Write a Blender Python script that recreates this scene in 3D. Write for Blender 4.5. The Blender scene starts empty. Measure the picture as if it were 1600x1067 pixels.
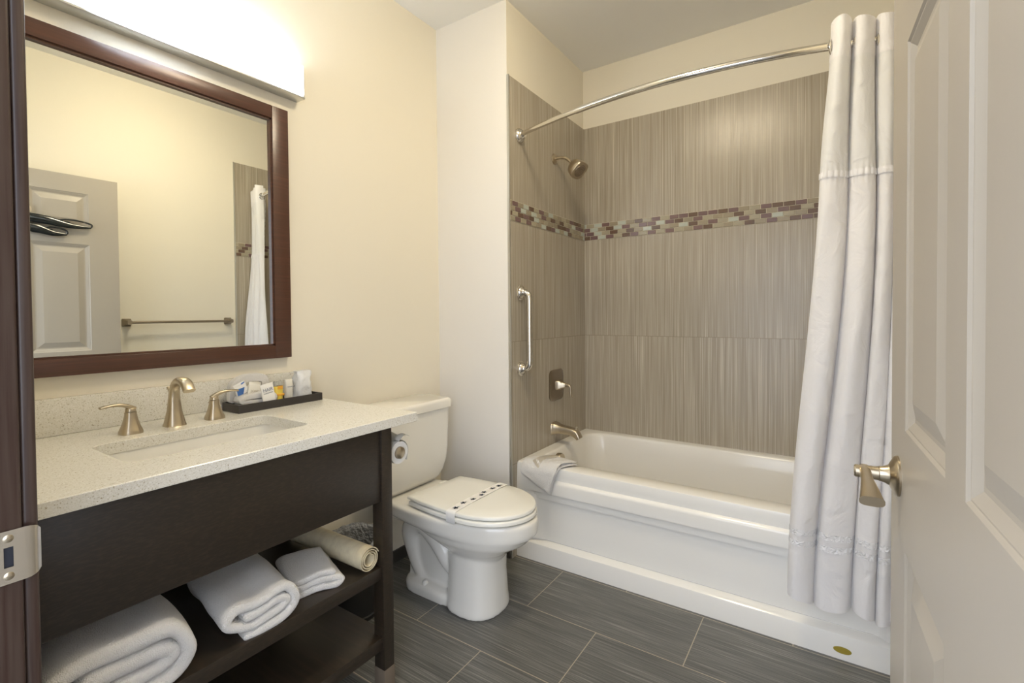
import bpy, bmesh, math, random
from mathutils import Vector, Matrix, noise
random.seed(7)
C = bpy.context.scene.collection
sc = bpy.context.scene
PI = math.pi

# ------------------------------------------------------------------ camera
F, YAW, PITCH, ROLL = 753.35, 33.741, -1.045, -0.476
CAM = Vector((1.7451, -1.0633, 1.184)); PPX, PPY = 798.53, 504.22
y_, t_, r_ = [math.radians(a) for a in (YAW, PITCH, ROLL)]
fw = Vector((-math.sin(y_)*math.cos(t_), math.cos(y_)*math.cos(t_), math.sin(t_)))
rt = Vector((math.cos(y_), math.sin(y_), 0)); up = rt.cross(fw)
RR = rt*math.cos(r_)+up*math.sin(r_); UU = -rt*math.sin(r_)+up*math.cos(r_)
cd = bpy.data.cameras.new('camera'); cam = bpy.data.objects.new('camera', cd); C.objects.link(cam)
M = Matrix((RR, UU, -fw)).transposed().to_4x4(); M.translation = CAM
cam.matrix_world = M
cd.sensor_fit = 'HORIZONTAL'; cd.sensor_width = 36; cd.lens = 36*F/1600
cd.shift_x = (800-PPX)/1600; cd.shift_y = -(533.5-PPY)/1600
cd.clip_start = 0.01
sc.camera = cam
# ------------------------------------------------------------------ world, exposure
w = bpy.data.worlds.new('hallway_light'); sc.world = w; w.use_nodes = True
bg = w.node_tree.nodes['Background']; bg.inputs[0].default_value = (.84, .89, 1.0, 1); bg.inputs[1].default_value = 4.7
VANITY_E, CEIL_E = 6.0, 86.0
sc.view_settings.view_transform = 'Standard'; sc.view_settings.look = 'None'
sc.view_settings.exposure = 0.0; sc.view_settings.gamma = 1.0; sc.view_settings.use_curve_mapping = False

# ------------------------------------------------------------------ materials
def mat(name, col, rough=.5, metal=0, bump=None, var=None, **kw):
    m = bpy.data.materials.new(name); m.use_nodes = True
    nt = m.node_tree; b = nt.nodes['Principled BSDF']
    b.inputs['Base Color'].default_value = (*col, 1); b.inputs['Roughness'].default_value = rough
    b.inputs['Metallic'].default_value = metal
    for k, v in kw.items():
        b.inputs[k.replace('_', ' ')].default_value = v
    tc = nt.nodes.new('ShaderNodeTexCoord')
    if bump:
        sc_, st, dist = bump
        n = nt.nodes.new('ShaderNodeTexNoise'); n.inputs['Detail'].default_value = 4
        if isinstance(sc_, tuple):
            mp = nt.nodes.new('ShaderNodeMapping'); mp.inputs['Scale'].default_value = sc_
            nt.links.new(tc.outputs['Object'], mp.inputs[0]); nt.links.new(mp.outputs[0], n.inputs[0]); n.inputs['Scale'].default_value = 1
        else:
            nt.links.new(tc.outputs['Object'], n.inputs[0]); n.inputs['Scale'].default_value = sc_
        bp = nt.nodes.new('ShaderNodeBump'); bp.inputs['Strength'].default_value = st; bp.inputs['Distance'].default_value = dist
        nt.links.new(n.outputs[0], bp.inputs['Height']); nt.links.new(bp.outputs[0], b.inputs['Normal'])
    if var:
        sc_, c2, lo, hi = var
        n = nt.nodes.new('ShaderNodeTexNoise'); n.inputs['Detail'].default_value = 5
        mp = nt.nodes.new('ShaderNodeMapping'); mp.inputs['Scale'].default_value = sc_
        nt.links.new(tc.outputs['Object'], mp.inputs[0]); nt.links.new(mp.outputs[0], n.inputs[0]); n.inputs['Scale'].default_value = 1
        mr = nt.nodes.new('ShaderNodeMapRange'); mr.inputs[1].default_value = lo; mr.inputs[2].default_value = hi
        nt.links.new(n.outputs[0], mr.inputs[0])
        mx = nt.nodes.new('ShaderNodeMix'); mx.data_type = 'RGBA'
        mx.inputs[6].default_value = (*col, 1); mx.inputs[7].default_value = (*c2, 1)
        nt.links.new(mr.outputs[0], mx.inputs[0]); nt.links.new(mx.outputs[2], b.inputs['Base Color'])
    return m

class NT:
    def __init__(s, m): s.nt = m.node_tree; s.b = s.nt.nodes['Principled BSDF']
    def m(s, op, a, b=None, c=None):
        n = s.nt.nodes.new('ShaderNodeMath'); n.operation = op
        for i, v in enumerate((a, b, c)):
            if v is None: continue
            if isinstance(v, (int, float)): n.inputs[i].default_value = v
            else: s.nt.links.new(v, n.inputs[i])
        return n.outputs[0]
    def pos(s):
        g = s.nt.nodes.new('ShaderNodeTexCoord'); x = s.nt.nodes.new('ShaderNodeSeparateXYZ')
        s.nt.links.new(g.outputs['Object'], x.inputs[0]); return x.outputs
    def vec(s, x, y, z):
        n = s.nt.nodes.new('ShaderNodeCombineXYZ')
        for i, v in enumerate((x, y, z)):
            if isinstance(v, (int, float)): n.inputs[i].default_value = v
            else: s.nt.links.new(v, n.inputs[i])
        return n.outputs[0]
    def noise(s, v, scale=1, detail=3, rough=.5):
        n = s.nt.nodes.new('ShaderNodeTexNoise'); s.nt.links.new(v, n.inputs[0])
        n.inputs['Scale'].default_value = scale; n.inputs['Detail'].default_value = detail; n.inputs['Roughness'].default_value = rough
        return n.outputs[0]
    def ramp(s, f, stops):
        n = s.nt.nodes.new('ShaderNodeValToRGB'); s.nt.links.new(f, n.inputs[0]); e = n.color_ramp.elements
        while len(e) < len(stops): e.new(.5)
        for i, (p, c) in enumerate(stops): e[i].position = p; e[i].color = (*c, 1)
        return n.outputs[0]
    def mix(s, f, a, b):
        n = s.nt.nodes.new('ShaderNodeMix'); n.data_type = 'RGBA'
        for i, v in ((0, f), (6, a), (7, b)):
            if isinstance(v, tuple): n.inputs[i].default_value = (*v, 1)
            elif isinstance(v, (int, float)): n.inputs[i].default_value = v
            else: s.nt.links.new(v, n.inputs[i])
        return n.outputs[2]
    def line(s, c, period, off, wd):          # 1 on the grout line, else 0
        q = s.m('DIVIDE', s.m('SUBTRACT', c, off), period); f = s.m('FRACT', q)
        d = s.m('MULTIPLY', s.m('MINIMUM', f, s.m('SUBTRACT', 1.0, f)), period)
        return s.m('LESS_THAN', d, wd), s.m('FLOOR', q)
    def out(s, col, height=None, dist=.001, st=.5):
        s.nt.links.new(col, s.b.inputs['Base Color'])
        if height is not None:
            bp = s.nt.nodes.new('ShaderNodeBump'); bp.inputs['Distance'].default_value = dist; bp.inputs['Strength'].default_value = st
            s.nt.links.new(height, bp.inputs['Height']); s.nt.links.new(bp.outputs[0], s.b.inputs['Normal'])

PAINT = (.81, .76, .64)
m_paint = mat('cream_wall_paint', PAINT, .75, bump=(180, .12, .002))
m_wing = mat('cool_lit_wall_paint', (.80, .775, .735), .75, bump=(180, .12, .002))  # cream wall paint, cool light from the doorway put into its colour
m_ceil = mat('ceiling_paint', (.90, .895, .87), .8, bump=(120, .1, .002))
m_wood = mat('espresso_wood', (.024, .018, .012), .33, bump=((30, 30, 400), .08, .001), var=((6, 60, 300), (.045, .03, .02), .45, .8))
m_woodf = mat('walnut_brown_frame', (.075, .034, .022), .30, var=((30, 6, 160), (.11, .045, .028), .45, .8))
m_jamb = mat('dark_stained_jamb', (.050, .032, .024), .35, var=((200, 200, 6), (.03, .013, .009), .4, .7))
m_nick = mat('brushed_nickel', (.52, .45, .34), .30, 1, bump=(300, .04, .001))
m_chro = mat('polished_steel', (.72, .69, .64), .16, 1)
m_dnick = mat('aged_nickel', (.33, .28, .22), .33, 1)
m_porc = mat('white_porcelain', (.83, .81, .75), .08, Coat_Weight=.3)
m_seat = mat('white_seat_plastic', (.84, .83, .77), .22)
m_tub = mat('white_acrylic', (.84, .82, .77), .16)
m_terry = mat('white_terry_cloth', (.83, .81, .78), .95, bump=(420, .9, .006), Sheen_Weight=.35)
m_door = mat('greige_door_paint', (.39, .35, .29), .38, bump=((90, 90, 12), .05, .001))
m_white = mat('white_paper', (.85, .84, .81), .7)
m_wrap = mat('frosted_wrap', (.86, .87, .88), .35, bump=(130, .5, .004), Transmission_Weight=.15)
m_tray = mat('black_tray', (.035, .03, .028), .42)
m_black = mat('glossy_black_plastic', (.012, .015, .016), .12)
m_can = mat('black_can_plastic', (.012, .011, .010), .4)
m_liner = mat('crinkled_clear_liner', (.32, .33, .34), .15, bump=(60, 1.0, .02))
m_mat = mat('cream_rubber_mat', (.70, .62, .43), .55, var=((60, 12, 60), (.60, .52, .36), .4, .7))
m_blue = mat('blue_print', (.12, .30, .72), .6)
m_grey = mat('grey_print', (.25, .27, .34), .6)
m_yel = mat('yellow_gel', (.90, .68, .10), .3)
m_orange = mat('orange_print', (.85, .42, .05), .5)
m_clear = mat('clear_plastic', (.85, .86, .82), .08, Transmission_Weight=.8, IOR=1.3)
m_tan = mat('tan_foot_cap', (.20, .16, .12), .4, .3)
m_base = mat('dark_tile_base', (.045, .042, .037), .35)
m_pipe = mat('white_pvc', (.75, .74, .70), .4)
m_beige = mat('beige_plastic', (.55, .48, .38), .5)
m_trim = mat('silver_edge_trim', (.55, .54, .50), .3, .8)
m_yelcap = mat('yellow_sticker', (.34, .26, .03), .4)
m_hole = mat('dark_cavity', (.01, .012, .02), .5)
m_glass = mat('mirror_silver', (.90, .92, .89), .0, 1)
m_card = mat('paper_core', (.35, .28, .22), .9)

def emis(name, col, e):
    m = bpy.data.materials.new(name); m.use_nodes = True; b = m.node_tree.nodes['Principled BSDF']
    b.inputs['Base Color'].default_value = (.8, .8, .8, 1); b.inputs['Roughness'].default_value = .3
    b.inputs['Emission Color'].default_value = (*col, 1); b.inputs['Emission Strength'].default_value = e
    return m
m_lamp = emis('lit_frosted_glass', (.80, .89, 1.0), VANITY_E)
m_clamp = emis('lit_ceiling_glass', (1.0, .86, .62), CEIL_E)

# quartz
m_quartz = mat('speckled_quartz', (.74, .72, .64), .22); n = NT(m_quartz); P = n.pos(); v = n.vec(P[0], P[1], P[2])
a = n.noise(v, 330, 2); b = n.noise(v, 120, 3); c = n.noise(v, 620, 1)
k = n.ramp(a, [(.0, (.30, .25, .17)), (.30, (.36, .31, .22)), (.37, (.70, .68, .60)), (.62, (.74, .72, .66)), (.72, (.84, .83, .79))])
k2 = n.ramp(c, [(.0, (.22, .19, .14)), (.27, (.30, .26, .2)), (.31, (1, 1, 1)), (1, (1, 1, 1))])
mm = n.nt.nodes.new('ShaderNodeMix'); mm.data_type = 'RGBA'; mm.blend_type = 'MULTIPLY'; mm.inputs[0].default_value = .8
n.nt.links.new(k, mm.inputs[6]); n.nt.links.new(k2, mm.inputs[7]); n.out(mm.outputs[2])

# vertical striped wall tile
def tilemat(name, ax, off):
    m = mat(name, (.4, .35, .3), .27); n = NT(m); P = n.pos(); u = P[ax]; z = P[2]
    g1, idx = n.line(u, .3, off, .0011)
    g2 = n.m('LESS_THAN', n.m('ABSOLUTE', n.m('SUBTRACT', z, 1.049)), .0013)
    g3 = n.m('LESS_THAN', n.m('ABSOLUTE', n.m('SUBTRACT', z, .452)), .0015)
    row = n.m('ADD', n.m('GREATER_THAN', z, 1.049), n.m('GREATER_THAN', z, 1.68))
    seed = n.m('ADD', n.m('MULTIPLY', idx, 7.13), n.m('MULTIPLY', row, 3.7))
    s1 = n.noise(n.vec(n.m('MULTIPLY', u, 260), seed, n.m('MULTIPLY', z, 1.6)), 1, 3, .6)
    s2 = n.noise(n.vec(n.m('MULTIPLY', u, 900), seed, n.m('MULTIPLY', z, 2.5)), 1, 2, .6)
    s = n.m('ADD', n.m('MULTIPLY', s1, .45), n.m('MULTIPLY', s2, .55))
    col = n.ramp(s, [(.34, (.24, .205, .155)), (.46, (.36, .315, .245)), (.56, (.45, .40, .32)), (.64, (.66, .60, .50)), (.75, (.76, .70, .60))])
    tone = n.noise(n.vec(seed, 0.0, 0.0), 1.7, 0)
    tn = n.mix(n.m('MULTIPLY', tone, .12), col, (.28, .24, .18))
    g = n.m('MAXIMUM', g1, n.m('MAXIMUM', g2, g3))
    n.out(n.mix(n.m('MULTIPLY', g, .8), tn, (.24, .20, .15)), n.m('SUBTRACT', s, n.m('MULTIPLY', g, 2)), .0012, .35)
    return m
m_tile_b = tilemat('striped_tile_back', 0, .454)
m_tile_s = tilemat('striped_tile_side', 1, 1.697)

# floor tile
m_floor = mat('grey_floor_tile', (.1, .1, .1), .30); n = NT(m_floor); P = n.pos()
W_, L_ = .3107, .6126
gy, row = n.line(P[1], W_, .5758, .0016)
odd = n.m('PINGPONG', row, 1.0)
xx = n.m('SUBTRACT', P[0], n.m('MULTIPLY', odd, .3003))
gx, ix = n.line(xx, L_, .7176, .0016)
seed = n.m('ADD', n.m('MULTIPLY', row, 5.3), n.m('MULTIPLY', ix, 2.7))
s1 = n.noise(n.vec(n.m('MULTIPLY', P[0], 2.2), n.m('MULTIPLY', P[1], 260), seed), 1, 4, .6)
s2 = n.noise(n.vec(n.m('MULTIPLY', P[0], 7), n.m('MULTIPLY', P[1], 800), seed), 1, 2, .6)
s3 = n.noise(n.vec(n.m('MULTIPLY', P[0], 3), n.m('MULTIPLY', P[1], 20), seed), 1, 3, .5)
s = n.m('ADD', n.m('ADD', n.m('MULTIPLY', s1, .42), n.m('MULTIPLY', s2, .43)), n.m('MULTIPLY', s3, .15))
col = n.ramp(s, [(.36, (.055, .055, .050)), (.47, (.10, .10, .092)), (.55, (.15, .148, .135)), (.62, (.27, .265, .245)), (.72, (.36, .35, .33))])
g = n.m('MAXIMUM', gx, gy)
n.out(n.mix(g, col, (.42, .36, .27)), n.m('SUBTRACT', s, n.m('MULTIPLY', g, 2)), .001, .3)

# curtain fabric
def fabric(name, col, trans, rough=.8, sheen=.2, bs=9, bst=.8):
    m = bpy.data.materials.new(name); m.use_nodes = True; nt = m.node_tree; b = nt.nodes['Principled BSDF']
    b.inputs['Base Color'].default_value = (*col, 1); b.inputs['Roughness'].default_value = rough; b.inputs['Sheen Weight'].default_value = sheen
    tc = nt.nodes.new('ShaderNodeTexCoord'); nz = nt.nodes.new('ShaderNodeTexNoise'); nz.inputs['Scale'].default_value = bs; nz.inputs['Detail'].default_value = 5
    nz.inputs['Distortion'].default_value = 1.2
    bp = nt.nodes.new('ShaderNodeBump'); bp.inputs['Strength'].default_value = bst; bp.inputs['Distance'].default_value = .014
    nt.links.new(tc.outputs['Object'], nz.inputs[0]); nt.links.new(nz.outputs[0], bp.inputs['Height']); nt.links.new(bp.outputs[0], b.inputs['Normal'])
    t = nt.nodes.new('ShaderNodeBsdfTranslucent'); t.inputs[0].default_value = (*col, 1); mx = nt.nodes.new('ShaderNodeMixShader'); mx.inputs[0].default_value = trans
    nt.links.new(b.outputs[0], mx.inputs[1]); nt.links.new(t.outputs[0], mx.inputs[2]); nt.links.new(mx.outputs[0], nt.nodes['Material Output'].inputs[0])
    return m
m_curt = fabric('white_curtain_cloth', (.86, .85, .86), .22)
m_sheer = fabric('white_sheer_cloth', (.84, .84, .84), .28)
m_satin = fabric('white_satin_band', (.92, .92, .94), .05, .18, .3, 70, 1.0)
# towel rib / toilet band with flowers handled as geometry

# ------------------------------------------------------------------ mesh helpers
def quad(bm, vs):
    try: bm.faces.new(vs)
    except ValueError: pass
def box(bm, x0, x1, y0, y1, z0, z1, bev=0, seg=2, mi=0):
    v = [bm.verts.new((x, y, z)) for x in (x0, x1) for y in (y0, y1) for z in (z0, z1)]
    fs = [bm.faces.new([v[i] for i in f]) for f in ((0, 1, 3, 2), (4, 6, 7, 5), (0, 4, 5, 1), (2, 3, 7, 6), (0, 2, 6, 4), (1, 5, 7, 3))]
    for f in fs: f.material_index = mi
    if bev:
        es = list({e for f in fs for e in f.edges})
        bmesh.ops.bevel(bm, geom=es, offset=bev, segments=seg, profile=.5, affect='EDGES')
def bx(*a, **k):
    bm = bmesh.new(); box(bm, *a, **k); return bm
def loft(bm, rings, cap0=True, cap1=True, closed=True):
    R = [[bm.verts.new(p) for p in r] for r in rings]; n_ = len(R[0])
    for a, b in zip(R, R[1:]):
        for i in range(n_ if closed else n_-1):
            quad(bm, (a[i], a[(i+1) % n_], b[(i+1) % n_], b[i]))
    if cap0: quad(bm, R[0][::-1])
    if cap1: quad(bm, R[-1])
    return R
def frame_of(d):
    d = Vector(d).normalized(); a = Vector((0, 0, 1)) if abs(d.z) < .9 else Vector((1, 0, 0))
    u = a.cross(d).normalized(); return u, d.cross(u)
def smooth_path(pts, sub=6):
    pts = [Vector(p) for p in pts]; out = []
    for i in range(len(pts)-1):
        p0 = pts[max(i-1, 0)]; p1 = pts[i]; p2 = pts[i+1]; p3 = pts[min(i+2, len(pts)-1)]
        for k in range(sub):
            t = k/sub
            out.append(.5*((2*p1)+(p2-p0)*t+(2*p0-5*p1+4*p2-p3)*t*t+(3*p1-3*p2+p3-p0)*t**3))
    out.append(pts[-1]); return out
def tube(bm, pts, r, seg=14, cap=True, sq=None, upv=None):
    """r: radius, list of radii, or list of (ru, rv); sq: superellipse exponent"""
    pts = [Vector(p) for p in pts]; N_ = len(pts)
    if not isinstance(r, (list, tuple)): r = [r]*N_
    rings = []; pu = None
    for i, p in enumerate(pts):
        d = (pts[min(i+1, N_-1)]-pts[max(i-1, 0)]).normalized()
        if pu is None:
            if upv is not None: pu = Vector(upv)
            else: pu = frame_of(d)[0]
        u = (pu-d*pu.dot(d)).normalized(); v_ = d.cross(u); pu = u
        ri = r[i]; ru, rv = ri if isinstance(ri, (tuple, list)) else (ri, ri)
        ring = []
        for k in range(seg):
            a = 2*PI*(k+.5)/seg; ca, sa = math.cos(a), math.sin(a)
            if sq:
                ca = math.copysign(abs(ca)**(2/sq), ca); sa = math.copysign(abs(sa)**(2/sq), sa)
            ring.append(p+u*ru*ca+v_*rv*sa)
        rings.append(ring)
    loft(bm, rings, cap, cap)
def interp(vals, n_):
    out = []
    for i in range(n_):
        t = i/(n_-1)*(len(vals)-1); k = min(int(t), len(vals)-2); f = t-k
        a, b = vals[k], vals[k+1]
        out.append(tuple(x+(y-x)*f for x, y in zip(a, b)) if isinstance(a, tuple) else a+(b-a)*f)
    return out
def stube(bm, pts, rs, seg=16, sub=6, **k):
    p = smooth_path(pts, sub); tube(bm, p, interp(rs, len(p)) if isinstance(rs, list) else rs, seg, **k)
def lathe(bm, o, d, prof, seg=28, cap=True):
    """prof: list of (distance along d, radius)"""
    o = Vector(o); d = Vector(d).normalized(); u, v_ = frame_of(d)
    rings = [[o+d*h+(u*math.cos(2*PI*k/seg)+v_*math.sin(2*PI*k/seg))*max(r, 1e-4) for k in range(seg)] for h, r in prof]
    loft(bm, rings, cap, cap)
def torus(bm, o, d, R, r, seg=24, s2=8):
    o = Vector(o); u, v_ = frame_of(d); d = Vector(d).normalized(); rings = []
    for k in range(seg):
        a = 2*PI*k/seg; e = u*math.cos(a)+v_*math.sin(a)
        rings.append([o+e*(R+r*math.cos(2*PI*j/s2))+d*r*math.sin(2*PI*j/s2) for j in range(s2)])
    rings.append(rings[0]); loft(bm, rings, False, False); bmesh.ops.remove_doubles(bm, verts=bm.verts, dist=1e-6)
def rrect(x0, x1, y0, y1, r, z, n_=6):
    out = []
    for cx, cy, a0 in ((x1-r, y1-r, 0), (x0+r, y1-r, 90), (x0+r, y0+r, 180), (x1-r, y0+r, 270)):
        for k in range(n_+1):
            a = math.radians(a0+90*k/n_); out.append((cx+r*math.cos(a), cy+r*math.sin(a), z))
    return out
def vz(p):  # rings in x,y,z -> helper to swap
    return p
WL = {}
def obj(name, bm, m, parent=None, smooth=40, struct=False):
    bmesh.ops.recalc_face_normals(bm, faces=bm.faces)
    me = bpy.data.meshes.new(name); off = WL.get(parent.name, Vector()) if parent else Vector()
    if off.length: bmesh.ops.translate(bm, verts=bm.verts, vec=-off)
    bm.to_mesh(me); bm.free()
    for x in (m if isinstance(m, (list, tuple)) else [m]): me.materials.append(x)
    if smooth:
        me.polygons.foreach_set('use_smooth', [True]*len(me.polygons)); me.set_sharp_from_angle(angle=math.radians(smooth))
    o = bpy.data.objects.new(name, me); C.objects.link(o)
    if parent: o.parent = parent; WL[o.name] = off
    if struct: o['kind'] = 'structure'
    return o
def S(name, bm, m, parent=None, smooth=30): return obj(name, bm, m, parent, smooth, struct=parent is None)
def thing(name, label, cat, loc, group=None):
    o = bpy.data.objects.new(name, None); C.objects.link(o); o.location = loc; WL[o.name] = Vector(loc)
    o.empty_display_size = .05; o['label'] = label; o['category'] = cat
    if group: o['group'] = group
    return o
def tag(o, label, cat, group=None):
    o['label'] = label; o['category'] = cat
    if group: o['group'] = group
    return o
def remesh(o, vox, sm=6):
    """fuse the overlapping volumes of a mesh into one smooth skin"""
    a = o.modifiers.new('r', 'REMESH'); a.mode = 'VOXEL'; a.voxel_size = vox
    b = o.modifiers.new('s', 'SMOOTH'); b.factor = .5; b.iterations = sm
    dg = bpy.context.evaluated_depsgraph_get(); me = bpy.data.meshes.new_from_object(o.evaluated_get(dg))
    o.modifiers.clear(); o.data = me; me.polygons.foreach_set('use_smooth', [True]*len(me.polygons))
def text(name, body, size, m, parent, mw, ext=.0003):
    cu = bpy.data.curves.new(name, 'FONT'); cu.body = body; cu.size = size; cu.extrude = ext; cu.align_x = 'CENTER'
    o = bpy.data.objects.new(name, cu); C.objects.link(o)
    dg = bpy.context.evaluated_depsgraph_get(); me = bpy.data.meshes.new_from_object(o.evaluated_get(dg))
    bpy.data.objects.remove(o); me.materials.clear(); me.materials.append(m)
    me.transform(Matrix.Translation(-WL.get(parent.name, Vector())) @ mw)
    o = bpy.data.objects.new(name, me); C.objects.link(o); o.parent = parent; return o

# ------------------------------------------------------------------ room dimensions
H = 2.681; XA = .456; YW = .860; YB = 1.697; XR = 1.98; YF = -.918; ZT = 2.3235; TF = .900
# ------------------------------------------------------------------ shell
S('floor', bx(-2.0, 4.0, -5.0, YB+.12, -.06, 0), m_floor)
S('ceiling', bx(-.12, XR+.12, YF-.12, YB+.12, H, H+.06), m_ceil)
S('wall_left', bx(-.12, 0, YF-.12, YB+.12, 0, H), m_paint)
S('wall_right', bx(XR, XR+.12, YF-.12, YB+.12, 0, H), m_paint)
S('wall_back', bx(0, XR, YB+.009, YB+.12, 0, H), m_paint)
o = S('wall_wing', bx(0, XA-.009, YW, YB+.009, 0, H), [m_wing, m_paint])  # doorway side wears the light-tinted colour, alcove face the plain cream
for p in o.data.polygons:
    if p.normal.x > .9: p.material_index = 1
DX0, DX1, DH = .961, 1.883, 2.0
bm = bmesh.new()
box(bm, 0, DX0-.02, YF-.12, YF, 0, H); box(bm, DX1+.02, XR, YF-.12, YF, 0, H); box(bm, DX0-.02, DX1+.02, YF-.12, YF, DH+.02, H)
S('wall_front', bm, m_paint)
# tile slabs
S('wall_tile_back', bx(XA-.009, XR, YB, YB+.009, .0, ZT), m_tile_b)
S('wall_tile_left', bx(XA-.009, XA, YW+.006, YB, 0, ZT), m_tile_s)
S('wall_tile_right', bx(XR-.009, XR, .79, YB, 0, ZT), m_tile_s)
bm = bmesh.new(); box(bm, XA-.010, XA+.0015, YW-.002, YW+.006, 0, ZT+.002); S('trim_1', bm, m_trim)
bm = bmesh.new(); box(bm, XR-.0105, XR, .783, .79, 0, ZT+.002); S('trim_2', bm, m_trim)
# mosaic bands
mos = [mat('glass_plum', (.17, .105, .10), .22), mat('glass_brown', (.13, .08, .055), .22), mat('glass_sand', (.36, .32, .23), .22),
       mat('glass_mist', (.46, .49, .43), .2), mat('glass_taupe', (.30, .255, .18), .22), mat('mosaic_grout', (.56, .50, .39), .8)]
def mosaic(name, fn, length, z0=1.634, z1=1.732):
    bm = bmesh.new(); rows = 4; h = (z1-z0)/rows; tw = .0508
    def add(u0, u1, a, b, d0, d1, bev, mi):
        n0 = len(bm.faces); t = bmesh.new(); box(t, u0, u1, d0, d1, a, b, bev, 1)
        vm = {v: bm.verts.new(fn(v.co.x, v.co.y, v.co.z)) for v in t.verts}
        for f in t.faces:
            q = bm.faces.new([vm[v] for v in f.verts]); q.material_index = mi
        t.free()
    add(0, length, z0-.001, z1+.001, 0, .0016, 0, 5)
    for r in range(rows):
        u = -(r % 2)*tw/2 - .01; last = -1
        while u < length:
            a, b = max(u+.0015, .0008), min(u+tw-.0015, length-.0008)
            if b-a > .006:
                mi = random.choices(range(5), (2.6, 2.2, 3, 1.7, 2.6))[0]
                if mi == last: mi = random.choices(range(5), (2.6, 2.2, 3, 1.7, 2.6))[0]
                last = mi
                add(a, b, z0+r*h+.0014, z0+(r+1)*h-.0014, 0.0008, .0042, .0012, mi)
            u += tw
    return S(name, bm, mos, smooth=0)
mosaic('trim_3', lambda u, d, z: (XA+u, YB-d, z), XR-.009-XA)
mosaic('trim_4', lambda u, d, z: (XA+d, YW+.006+u, z), YB-YW-.006)
mosaic('trim_5', lambda u, d, z: (XR-.009-d, .79+u, z), YB-.79)
# dark tile base
S('baseboard_left', bx(0, .011, .066, YW, 0, .058, bev=.002), m_base)
S('baseboard_wing', bx(.011, XA-.009, YW-.011, YW, 0, .058, bev=.002), m_base)
S('baseboard_right', bx(XR-.011, XR, -.9, .783, 0, .058, bev=.002), m_base)
# white sealant along the foot of the tub
# ------------------------------------------------------------------ door frame with strike plate
bm = bmesh.new()
box(bm, DX0-.02, DX0, YF-.118, YF+.001, 0, DH, .003, 3)          # jamb
box(bm, DX0-.066, DX0-.006, YF+.001, YF+.016, 0, DH+.05, .004, 3)     # room casing
box(bm, DX0-.066, DX0-.006, YF-.136, YF-.12, 0, DH+.05, .004, 3)
box(bm, DX1, DX1+.02, YF-.12, YF+.001, 0, DH, .003, 3)
box(bm, DX1+.006, DX1+.06, YF+.001, YF+.016, 0, DH+.05, .004, 3)
box(bm, DX0-.02, DX1+.02, YF-.12, YF+.001, DH, DH+.02, .003, 3)
box(bm, DX0-.066, DX1+.06, YF+.001, YF+.016, DH+.006, DH+.066, .004, 3)
box(bm, DX0, DX0+.011, YF-.118, YF-.05, 0, DH, .003, 3)          # door stop
df = S('trim_6', bm, m_jamb)
# strike plate: plate with a square hole, lip curling past the jamb edge
bm = bmesh.new(); z0, z1 = .880, .941; zc = .911
def plate_pt(s, z, th):      # s: distance along the plate (0 at outer edge) -> curls away at the lip
    y = YF-.034+s
    if y > YF+.004:
        e = y-(YF+.004); return (DX0+.0012-e*e*25+th, y, z)
    return (DX0+.0012+th, y, z)
ss = [0, .010, .0185, .0265, .030, .036, .041, .045, .048, .0505]
zr = [-1, -.88, -.38, .38, .88, 1]
def half(s):
    hh = (z1-z0)/2; return hh*(1 if s < .037 else math.sqrt(max(.0, 1-((s-.037)/.0138)**2))*.30+.70)
for th in (0, .0016):
    G = [[bm.verts.new(plate_pt(s, zc+half(s)*q, th)) for q in zr] for s in ss]
    for i in range(len(ss)-1):
        for j in range(5):
            if i == 2 and j == 2: continue
            quad(bm, (G[i][j], G[i+1][j], G[i+1][j+1], G[i][j+1]))
    if th == 0: G0 = G
for i in range(len(ss)-1):
    for j in (0, 5): quad(bm, (G0[i][j], G0[i+1][j], G[i+1][j], G[i][j]))
for j in range(5):
    for i in (0, len(ss)-1): quad(bm, (G0[i][j], G0[i][j+1], G[i][j+1], G[i][j]))
sp = thing('strike_plate', 'brushed metal strike plate with square hole on the dark door jamb', 'strike plate', (DX0, YF-.02, zc))
obj('plate', bm, m_chro, sp)
obj('latch_cavity', bx(DX0+.0003, DX0+.0009, YF-.0158, YF-.0072, zc-.0118, zc+.0118), m_hole, sp)
for dz in (-.0215, .0215):
    bm = bmesh.new(); lathe(bm, (DX0+.0012, YF-.0115, zc+dz), (1, 0, 0), [(0, .0052), (.0012, .0052), (.0024, .0035), (.0026, .001)], 16)
    box(bm, DX0+.003, DX0+.0042, YF-.0140, YF-.0090, zc+dz-.0004, zc+dz+.0004)
    obj('screw', bm, m_nick, sp)

# ------------------------------------------------------------------ door (free edge far, hinged by the camera)
E0 = Vector((1.834, .04)); ang = math.atan(.043); dv = Vector((math.sin(ang), -math.cos(ang))); nv = Vector((-math.cos(ang), -math.sin(ang)))
DW, DZ0, DZ1 = .88, .012, 1.987
def dp(s, z, d): q = E0+dv*s+nv*d; return (q.x, q.y, z)
door = thing('door_1', 'x', 'x', dp(DW, 0, 0)); del door['label']; del door['category']; door['kind'] = 'structure'
cols = [(.135, .385), (.465, .74)]; rows = [(.235, .805), (.995, 1.60), (1.69, 1.89)]
bm = bmesh.new()
us = [0]+[c for p in cols for c in p]+[DW]; zs = [DZ0]+[c for p in rows for c in p]+[DZ1]
for i in range(len(us)-1):
    for j in range(len(zs)-1):
        u0, u1, a, b = us[i], us[i+1], zs[j], zs[j+1]
        if i in (1, 3) and j in (1, 3, 5):
            prof = [(0, 0), (.004, -.003), (.006, -.003), (.018, -.009), (.024, -.009), (.052, -.001)]
            rings = [[dp(u0+o, a+o, h), dp(u1-o, a+o, h), dp(u1-o, b-o, h), dp(u0+o, b-o, h)] for o, h in prof]
            loft(bm, rings, False, True)
        else:
            quad(bm, [bm.verts.new(dp(*q, 0)) for q in ((u0, a), (u1, a), (u1, b), (u0, b))])
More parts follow.
